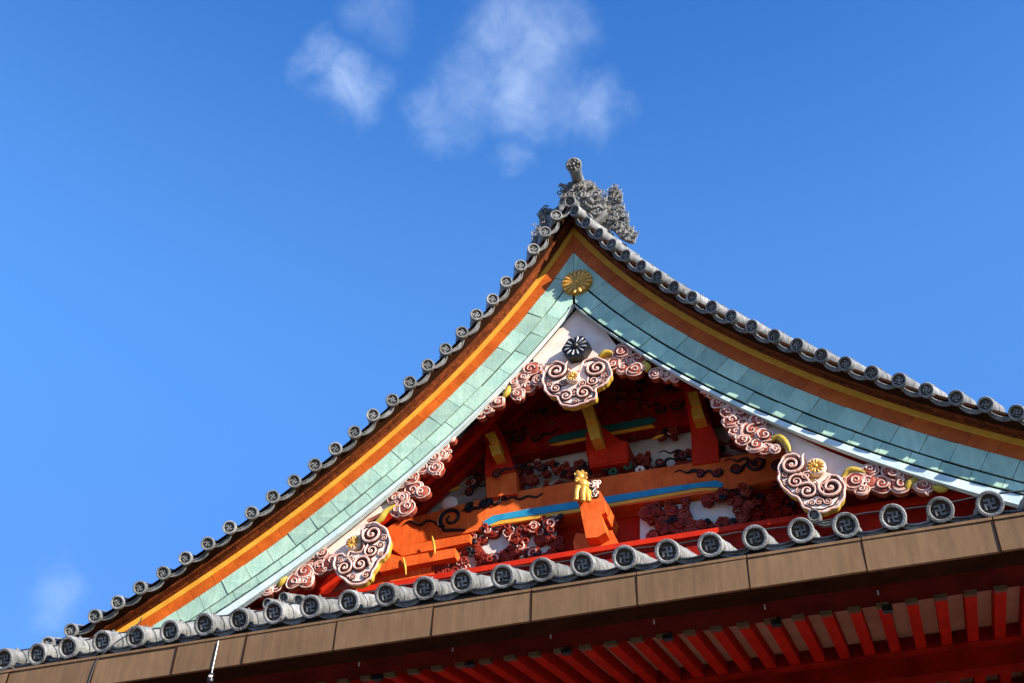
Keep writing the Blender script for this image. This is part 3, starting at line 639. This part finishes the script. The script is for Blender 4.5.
# central block with a gilt figure
p4 = strut([(573,543),(576,533),(586,534),(596,536),(612,530),(618,542),(616,550),(576,556)], YI-.34, .3, 'vermilion_sunlit', 'orange bracket block under the gilt figure')
panel('block', [(581,513),(592,509),(600,511),(606,532),(598,537),(586,538)], YI-.48, .42, 'vermilion_sunlit', p4)
panel('block', [(577,501),(594,497),(604,500),(606,512),(599,516),(582,514)], YI-.46, .36, 'vermilion_sunlit', p4)
panel('block', [(594,492),(600,491),(611,510),(608,519),(600,508)], YI-.38, .3, 'vermilion_sunlit', p4)
b = MB()
def blob(x, y, r, dy=0, sq=1.0):
    c = W(x, y, YI-.52+dy); rr = r*PM; seg = 12; n = 8; vs = []
    for i in range(n+1):
        a = math.pi*i/n
        for k in range(seg): q = 2*math.pi*k/seg; vs.append(c+Vector((math.sin(a)*math.cos(q)*rr, math.sin(a)*math.sin(q)*rr, math.cos(a)*rr*sq)))
    b.add(vs, [(i*seg+k, (i+1)*seg+k, (i+1)*seg+(k+1) % seg, i*seg+(k+1) % seg) for i in range(n) for k in range(seg)], 0, True)
for a in [(582.5,492,6.6,.02,1.25),(583,485,5.6,.0,1.1),(580.5,478,5.0,0,.95),(577.3,480,2.8,-.05,.8),(576.2,481.2,1.5,-.08,.8),(584.8,474.3,1.7,.02,1.2),(576.8,473.9,1.6,.0,1.2)]: blob(*a)
for x0, y0, x1, y1, r_, dy in [(578,487,576.5,499.5,.028,-.06),(584,488,583.5,500.5,.028,-.06),(588,492,589,501,.032,.0)]:
    b.tube([W(x0, y0, YI-.52+dy), W((x0+x1)/2-.8, (y0+y1)/2, YI-.54+dy), W(x1, y1, YI-.54+dy)], [r_*1.2, r_, r_*.9], 0, 10); blob(x1-.6, y1, 2.4, dy-.03, .6)
for k in range(14):
    q = -2.4+k*.38; spiral(b, W(581+math.cos(q)*4.8, 477.5-math.sin(q)*4.4, YI-.53), .022, 1.1, 1 if k % 2 else -1, q, 0, .008, .2, 6, push=.02)
for dx in (-1.6, 1.2): blob(579+dx, 477.6, .7, -.068, .8)
fg = b.build('gilt_figure', 'gold', p4, 'gilt guardian lion crouching on the centre block')
b = MB()
for k in range(16):
    x = 593+random.uniform(-4,5); y = 489+random.uniform(-8,9); spiral(b, W(x, y, YI-.46), random.uniform(2.2,3.6)*PM, 1.2, random.choice((-1,1)), random.uniform(0,6), k % 2, .011, .2, 6)
b.build('mane', ['cream', 'ink'], fg)

# red lobed carvings on the wall
def inside(x, y, poly):
    c = False; n = len(poly)
    for i in range(n):
        x1, y1 = poly[i]; x2, y2 = poly[(i+1) % n]
        if (y1 > y) != (y2 > y) and x < (x2-x1)*(y-y1)/(y2-y1)+x1: c = not c
    return c
def foliage(poly, holes, Y, n, rr, mtl, ridge, label, extra=0, sd=1):
    random.seed(sd); b = MB(); xs_ = [p[0] for p in poly]; ys_ = [p[1] for p in poly]; k = 0; tr = 0; cen = []
    while k < n and tr < 6000:
        tr += 1; x = random.uniform(min(xs_), max(xs_)); y = random.uniform(min(ys_), max(ys_))
        if not inside(x, y, poly): continue
        if any(((x-h[0])/h[2])**2+((y-h[1])/h[3])**2 < 1 for h in holes): continue
        r = random.uniform(*rr)
        if any((x-c[0])**2+(y-c[1])**2 < (.62*(r+c[2]))**2 for c in cen): continue
        cen.append((x, y, r)); k += 1
        c = W(x, y, Y+random.uniform(-.03,.03)); R_ = r*PM; lb = random.choice((3, 4, 5)); ph = random.uniform(0, 6)
        def pt(q, kk): rr = R_*kk*(.92+.2*abs(math.sin(lb*q/2+ph))); return Vector((math.cos(q)*rr, 0, math.sin(q)*rr))
        pts = [c+pt(2*math.pi*j/24, 1) for j in range(24)]
        b.prism(pts, (0, .07, 0), 0); b.dome(c, R_*.86, R_*.14, 0, (0,-1,0), 12, 3)
        if random.random() < .45: b.tube(pts[:random.randint(9, 20)], .007, random.choice((1, 1, 2)), 6)
        spiral(b, c, R_*.8, random.uniform(.9,1.5), random.choice((-1,1)), random.uniform(0,6.28), random.choice((0,0,1)), R_*.17, .15, 6, push=R_*.1)
        q = random.uniform(0, 6.28); p = c+Vector((math.cos(q)*R_*1.15, -.01, math.sin(q)*R_*1.15)); spiral(b, p, R_*.7, 1.1, random.choice((-1,1)), q+3.14, random.choice((0, 0, 0, 2)), .018, .15, 7)
    done = [cen[0]]; rest = cen[1:]
    while rest:      # short vine stems join each curl to its nearest neighbour
        p_, q_ = min(((p, q) for p in done for q in rest), key=lambda e: (e[0][0]-e[1][0])**2+(e[0][1]-e[1][1])**2)
        mx_, my_ = (p_[0]+q_[0])/2+random.uniform(-1.5,1.5), (p_[1]+q_[1])/2+random.uniform(-1.5,1.5)
        b.tube([W(x, y, Y+.03) for x, y in smooth([p_[:2], (mx_, my_), q_[:2]], 3, False)], .013, 0, 6); done.append(q_); rest.remove(q_)
    return b.build('cloud_panel', [mtl, ridge, 'ink', 'ochre'], T, label)
foliage([(432,556),(450,540),(500,524),(556,514),(558,562),(434,578)], [(497,545,16,10),(466,553,9,5),(530,532,6,4)], YI-.075, 44, (3.6,6.6), 'carve_dark', 'ridge_pink', 'crimson carved cloud panel low on the left', sd=3)
foliage([(640,505),(700,494),(748,490),(752,534),(640,546)], [(706,510,16,11),(676,502,6,4),(735,508,6,5)], YI-.06, 38, (3.6,6.6), 'carve_dark', 'carved_red', 'crimson carved cloud panel low on the right', sd=4)
foliage([(512,470),(540,462),(590,462),(640,456),(690,450),(700,462),(640,474),(570,485),(515,493)], [(546,480,11,5),(600,478,6,2),(662,461,15,6),(690,458,7,4),(522,488,11,5),(575,466,8,3)], YI+.06, 46, (2.8,5.4), 'carve_dark', 'carved_red', 'dark red carved cloud band above the blue striped beam', sd=5)
foliage([(455,475),(478,446),(530,436),(584,428),(584,446),(540,462),(516,472),(470,500)], [(556,452,30,11),(440,485,14,12),(530,478,18,8)], YI+.10, 15, (2.6,5), 'carve_dark', 'ridge_pink', 'dark carved cloud band left of the centre strut', sd=6)
foliage([(628,430),(690,415),(690,436),(630,450)], [(648,444,20,9),(672,455,14,5)], YI+.10, 9, (2.6,5), 'carve_dark', 'ridge_pink', 'dark carved cloud band right of the centre strut', sd=9)
foliage([(700,470),(724,440),(770,446),(810,458),(820,470),(760,486),(720,470)], [(742,452,18,8)], YI-.0, 34, (3.5,7), 'carve_dark', 'ink', 'dark carved cloud panel right of the struts', sd=7)
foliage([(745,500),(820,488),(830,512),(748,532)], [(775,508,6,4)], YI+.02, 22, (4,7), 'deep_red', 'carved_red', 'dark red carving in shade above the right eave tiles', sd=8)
foliage([(505,436),(530,412),(580,398),(640,386),(684,398),(684,412),(640,410),(560,424)], [(588,412,14,14)], YI+.07, 30, (3,6), 'carve_dark', 'carved_red', 'dark carved cloud band under the peak', sd=12)
random.seed(11)
for x, y, dx in [(688,455,7),(455,489,6),(658,437,6),(448,551,6)]:
    b = MB(); leaf(b, [(x-dx,y+2.5),(x,y),(x+dx,y-2)], YI+.06, 0, .016); b.build('ochre_leaf', 'ochre', T)
for x, y in [(613,472),(640,470),(628,466)]:
    b = MB()
    for k in range(7): q = 2*math.pi*k/7; b.dome(W(x, y, YI)+Vector((math.cos(q)*.035, 0, math.sin(q)*.035)), .022, .02, 0, seg=8, rings=3)
    b.build('green_flower', 'carve_green' if x != 640 else 'cream', T)

# ------------------------------------------------------------------ ridge ornament
def curlbed(b, x, y, rp, Y, n=1):
    c = W(x, y, Y); r = rp/84.0; d_ = random.choice((-1,1)); st = random.uniform(0,6.28)
    b.dome(c+Vector((0,.03,0)), r*.7, r*.3, 0, (0,-1,0), 10, 3)
    spiral(b, c, r*.95, random.uniform(1.1,1.7), d_, st, 0, r*.2, .12, 7, push=r*.2)
    q = random.uniform(0, 6.28); e = c+Vector((math.cos(q)*r, 0, math.sin(q)*r)); spiral(b, e, r*.6, .8, -d_, q+2, 0, r*.17, .3, 6, push=random.uniform(0,.05))
def fillcurls(b, poly, n, rr, Y, jy):
    xs_ = [p[0] for p in poly]; ys_ = [p[1] for p in poly]; cen = []; tr = 0
    while len(cen) < n and tr < 4000:
        tr += 1; x = random.uniform(min(xs_), max(xs_)); y = random.uniform(min(ys_), max(ys_)); r = random.uniform(*rr)
        if not inside(x, y, poly) or any((x-c[0])**2+(y-c[1])**2 < (.6*(r+c[2]))**2 for c in cen): continue
        cen.append((x, y, r)); curlbed(b, x, y, r, Y+random.uniform(-jy, jy))
random.seed(31)
YO = Y0+.10
b = MB()
b.prism(wpoly([(560,216),(559,202),(563,190),(568,184),(575,180),(590,180),(598,187),(603,198),(607,214),(592,226),(572,216)], YO+.08), (0, .24, 0), 0)
orn = b.build('ridge_ornament', 'ornament_clay', T, 'grey demon faced ridge end tile with scrolled fins at the peak')
b = MB()
FB = [(566,186),(575,180),(590,180),(598,187),(604,198),(606,212),(596,216),(584,206),(570,205),(562,196)]
fillcurls(b, FB, 20, (3.2,5.2), YO+.05, .02)
for x in (585.5, 596): b.dome(W(x, 196.5, YO+.02), .035, .04, 0, (0,-1,-.3), 12, 4); spiral(b, W(x, 196, YO+.01), .055, .8, 1 if x < 590 else -1, 2.2, 0, .016, .5, 6, push=.02)
b.dome(W(591, 202, YO), .04, .07, 0, (0,-1,-.2), 12, 4)
b.tube([W(580,207,YO), W(586,204.5,YO-.04), W(592,209,YO-.05), W(599,206,YO-.04), W(603,209,YO)], [.014,.022,.024,.022,.014], 0, 8)
for q in range(5): b.dome(W(585+q*3.2, 209, YO-.03), .012, .03, 0, (0,-.4,-1), 8, 3)
b.tube([W(566,187,YO), W(560,184.5,YO-.03), W(558.5,187,YO-.03)], [.03,.022,.008], 0, 8)
b.build('demon_face', 'ornament_clay', orn)
FR = [(600,196),(606,198),(610,188),(616,186),(621,192),(621,203),(626,214),(629,224),(635,231),(636,238),(630,243),(620,238),(610,227),(602,217)]
b = MB(); b.prism(wpoly([(x*.94+616*.06, y*.94+214*.06) for x, y in FR], YO+.16), (0, .05, 0), 0); fillcurls(b, FR, 38, (2.6,4.6), YO+.13, .03)
b.build('fin', 'ornament_clay', orn)
FL = [(560,205),(552,209),(545,207),(538,210),(538,218),(541,222),(536,228),(534,236),(531,244),(537,246),(548,232),(560,216)]
b = MB(); b.prism(wpoly([(x*.94+546*.06, y*.94+222*.06) for x, y in FL], YO+.22), (0, .05, 0), 0); fillcurls(b, FL, 24, (2.4,4.4), YO+.19, .03)
b.build('fin', 'ornament_clay', orn)
# horn tile on top (a barrel thrust forward and up)
b = MB(); P0 = W(579,184,YO+.25); P1 = W(574,166,YO-.28)
ax = (P1-P0).normalized(); L = (P1-P0).length
b.tube([P0, P0.lerp(P1,.4), P0.lerp(P1,.8), P1], [.085,.07,.075,.085], 0, 18)
b.lathe([(.08, 0), (.092, .0), (.096, .03), (.08, .04), (.065, .028), (1e-4, .026)], P1, ax, 0, 24)
x_ = ax.orthogonal().normalized(); y_ = ax.cross(x_)
for k in range(7):
    q = 2*math.pi*k/7; b.dome(P1+ax*.02+x_*math.cos(q)*.05+y_*math.sin(q)*.05, .02, .045*(1+.5*math.sin(k*2.3)), 0, ax, 8, 3)
b.dome(P1+ax*.03, .03, .04, 0, ax, 10, 3)
b.build('horn_tile', 'ornament_clay', orn)
# ridge running back and a capping tile at the very peak
b = MB(); P = Vector((AX, YO+.3, AZ+.18)); b.box(P+Vector((0,2.4,.02)), (.15, 2.4, .16)); b.tube([P+Vector((0,0,.22)), P+Vector((0,4.8,.22))], .09, 0, 14); b.build('ridge', 'kawara', T)
for x, y, rx_ in [(570.5,202,0)]:
    t = link('rake_tile', rake_me, T, None, frame((1,0,0), (0,math.cos(R(30)),math.sin(R(30))), W(x, y, Y0-.02))); link('crest', crest_me, t, None, Matrix.Identity(4))

# ------------------------------------------------------------------ small corner tiles at the foot of the gable
for x, y in [(268.6,604),(284.6,598),(299.5,600.5),(814,515.5)]:
    M = frame((1,0,0), ydir, W(x, y, Y0+.1)) @ Matrix.Scale(.78, 4)
    t = link('corner_tile', rake_me, T, None, M); link('crest', crest_me, t, None, Matrix.Identity(4))
    link('drip_tile', panr_me, T, None, M @ Matrix.Translation((.13, .03, -.04)))

# ------------------------------------------------------------------ cables and the down rod
def thing(o, label, cat): o['label'] = label; o['category'] = cat; return o
b = MB(); pts = []
for i in range(0, 58):
    k = -6+i*.75; P = EP(k); pts.append(P+Vector((0, .06, .092+.010*math.sin(i*1.7))))
b.tube(pts, .0055, 0, 6); thing(b.build('lightning_cable', 'cable'), 'thin dark lightning cable running along the tops of the lower eave tiles', 'cable')
b = MB(); b.tube([W(x, y, EY-.13) for x, y in smooth([(142,618),(132,632),(118,641),(103,654),(96,662),(88,684)], 5, False)], .0045, 0, 6)
thing(b.build('loose_wire', 'cable'), 'thin wire hanging slantwise across the eave tiles at lower left', 'wire')
d = bpy.data.objects.new('down_conductor', None); S.collection.objects.link(d); thing(d, 'pale metal rod with a black and white insulator hanging in front of the gutter', 'metal rod')
b = MB(); b.tube([W(218.5,641,6.490), W(211.5,674,6.490)], .004, 0, 8); b.build('rod', 'pale_metal', d)
b = MB(); c = W(211,677,6.47)
b.lathe([(1e-4,.022),(.016,.022),(.019,.008),(.011,.0),(.022,-.015),(.022,-.035),(1e-4,-.04)], c, (0,0,1), 0, 16); b.dome(c+Vector((0,0,-.0)), .018, .02, 1, (-.5,-1,0), 10, 3)
b.build('insulator', ['black_metal', 'cream'], d)
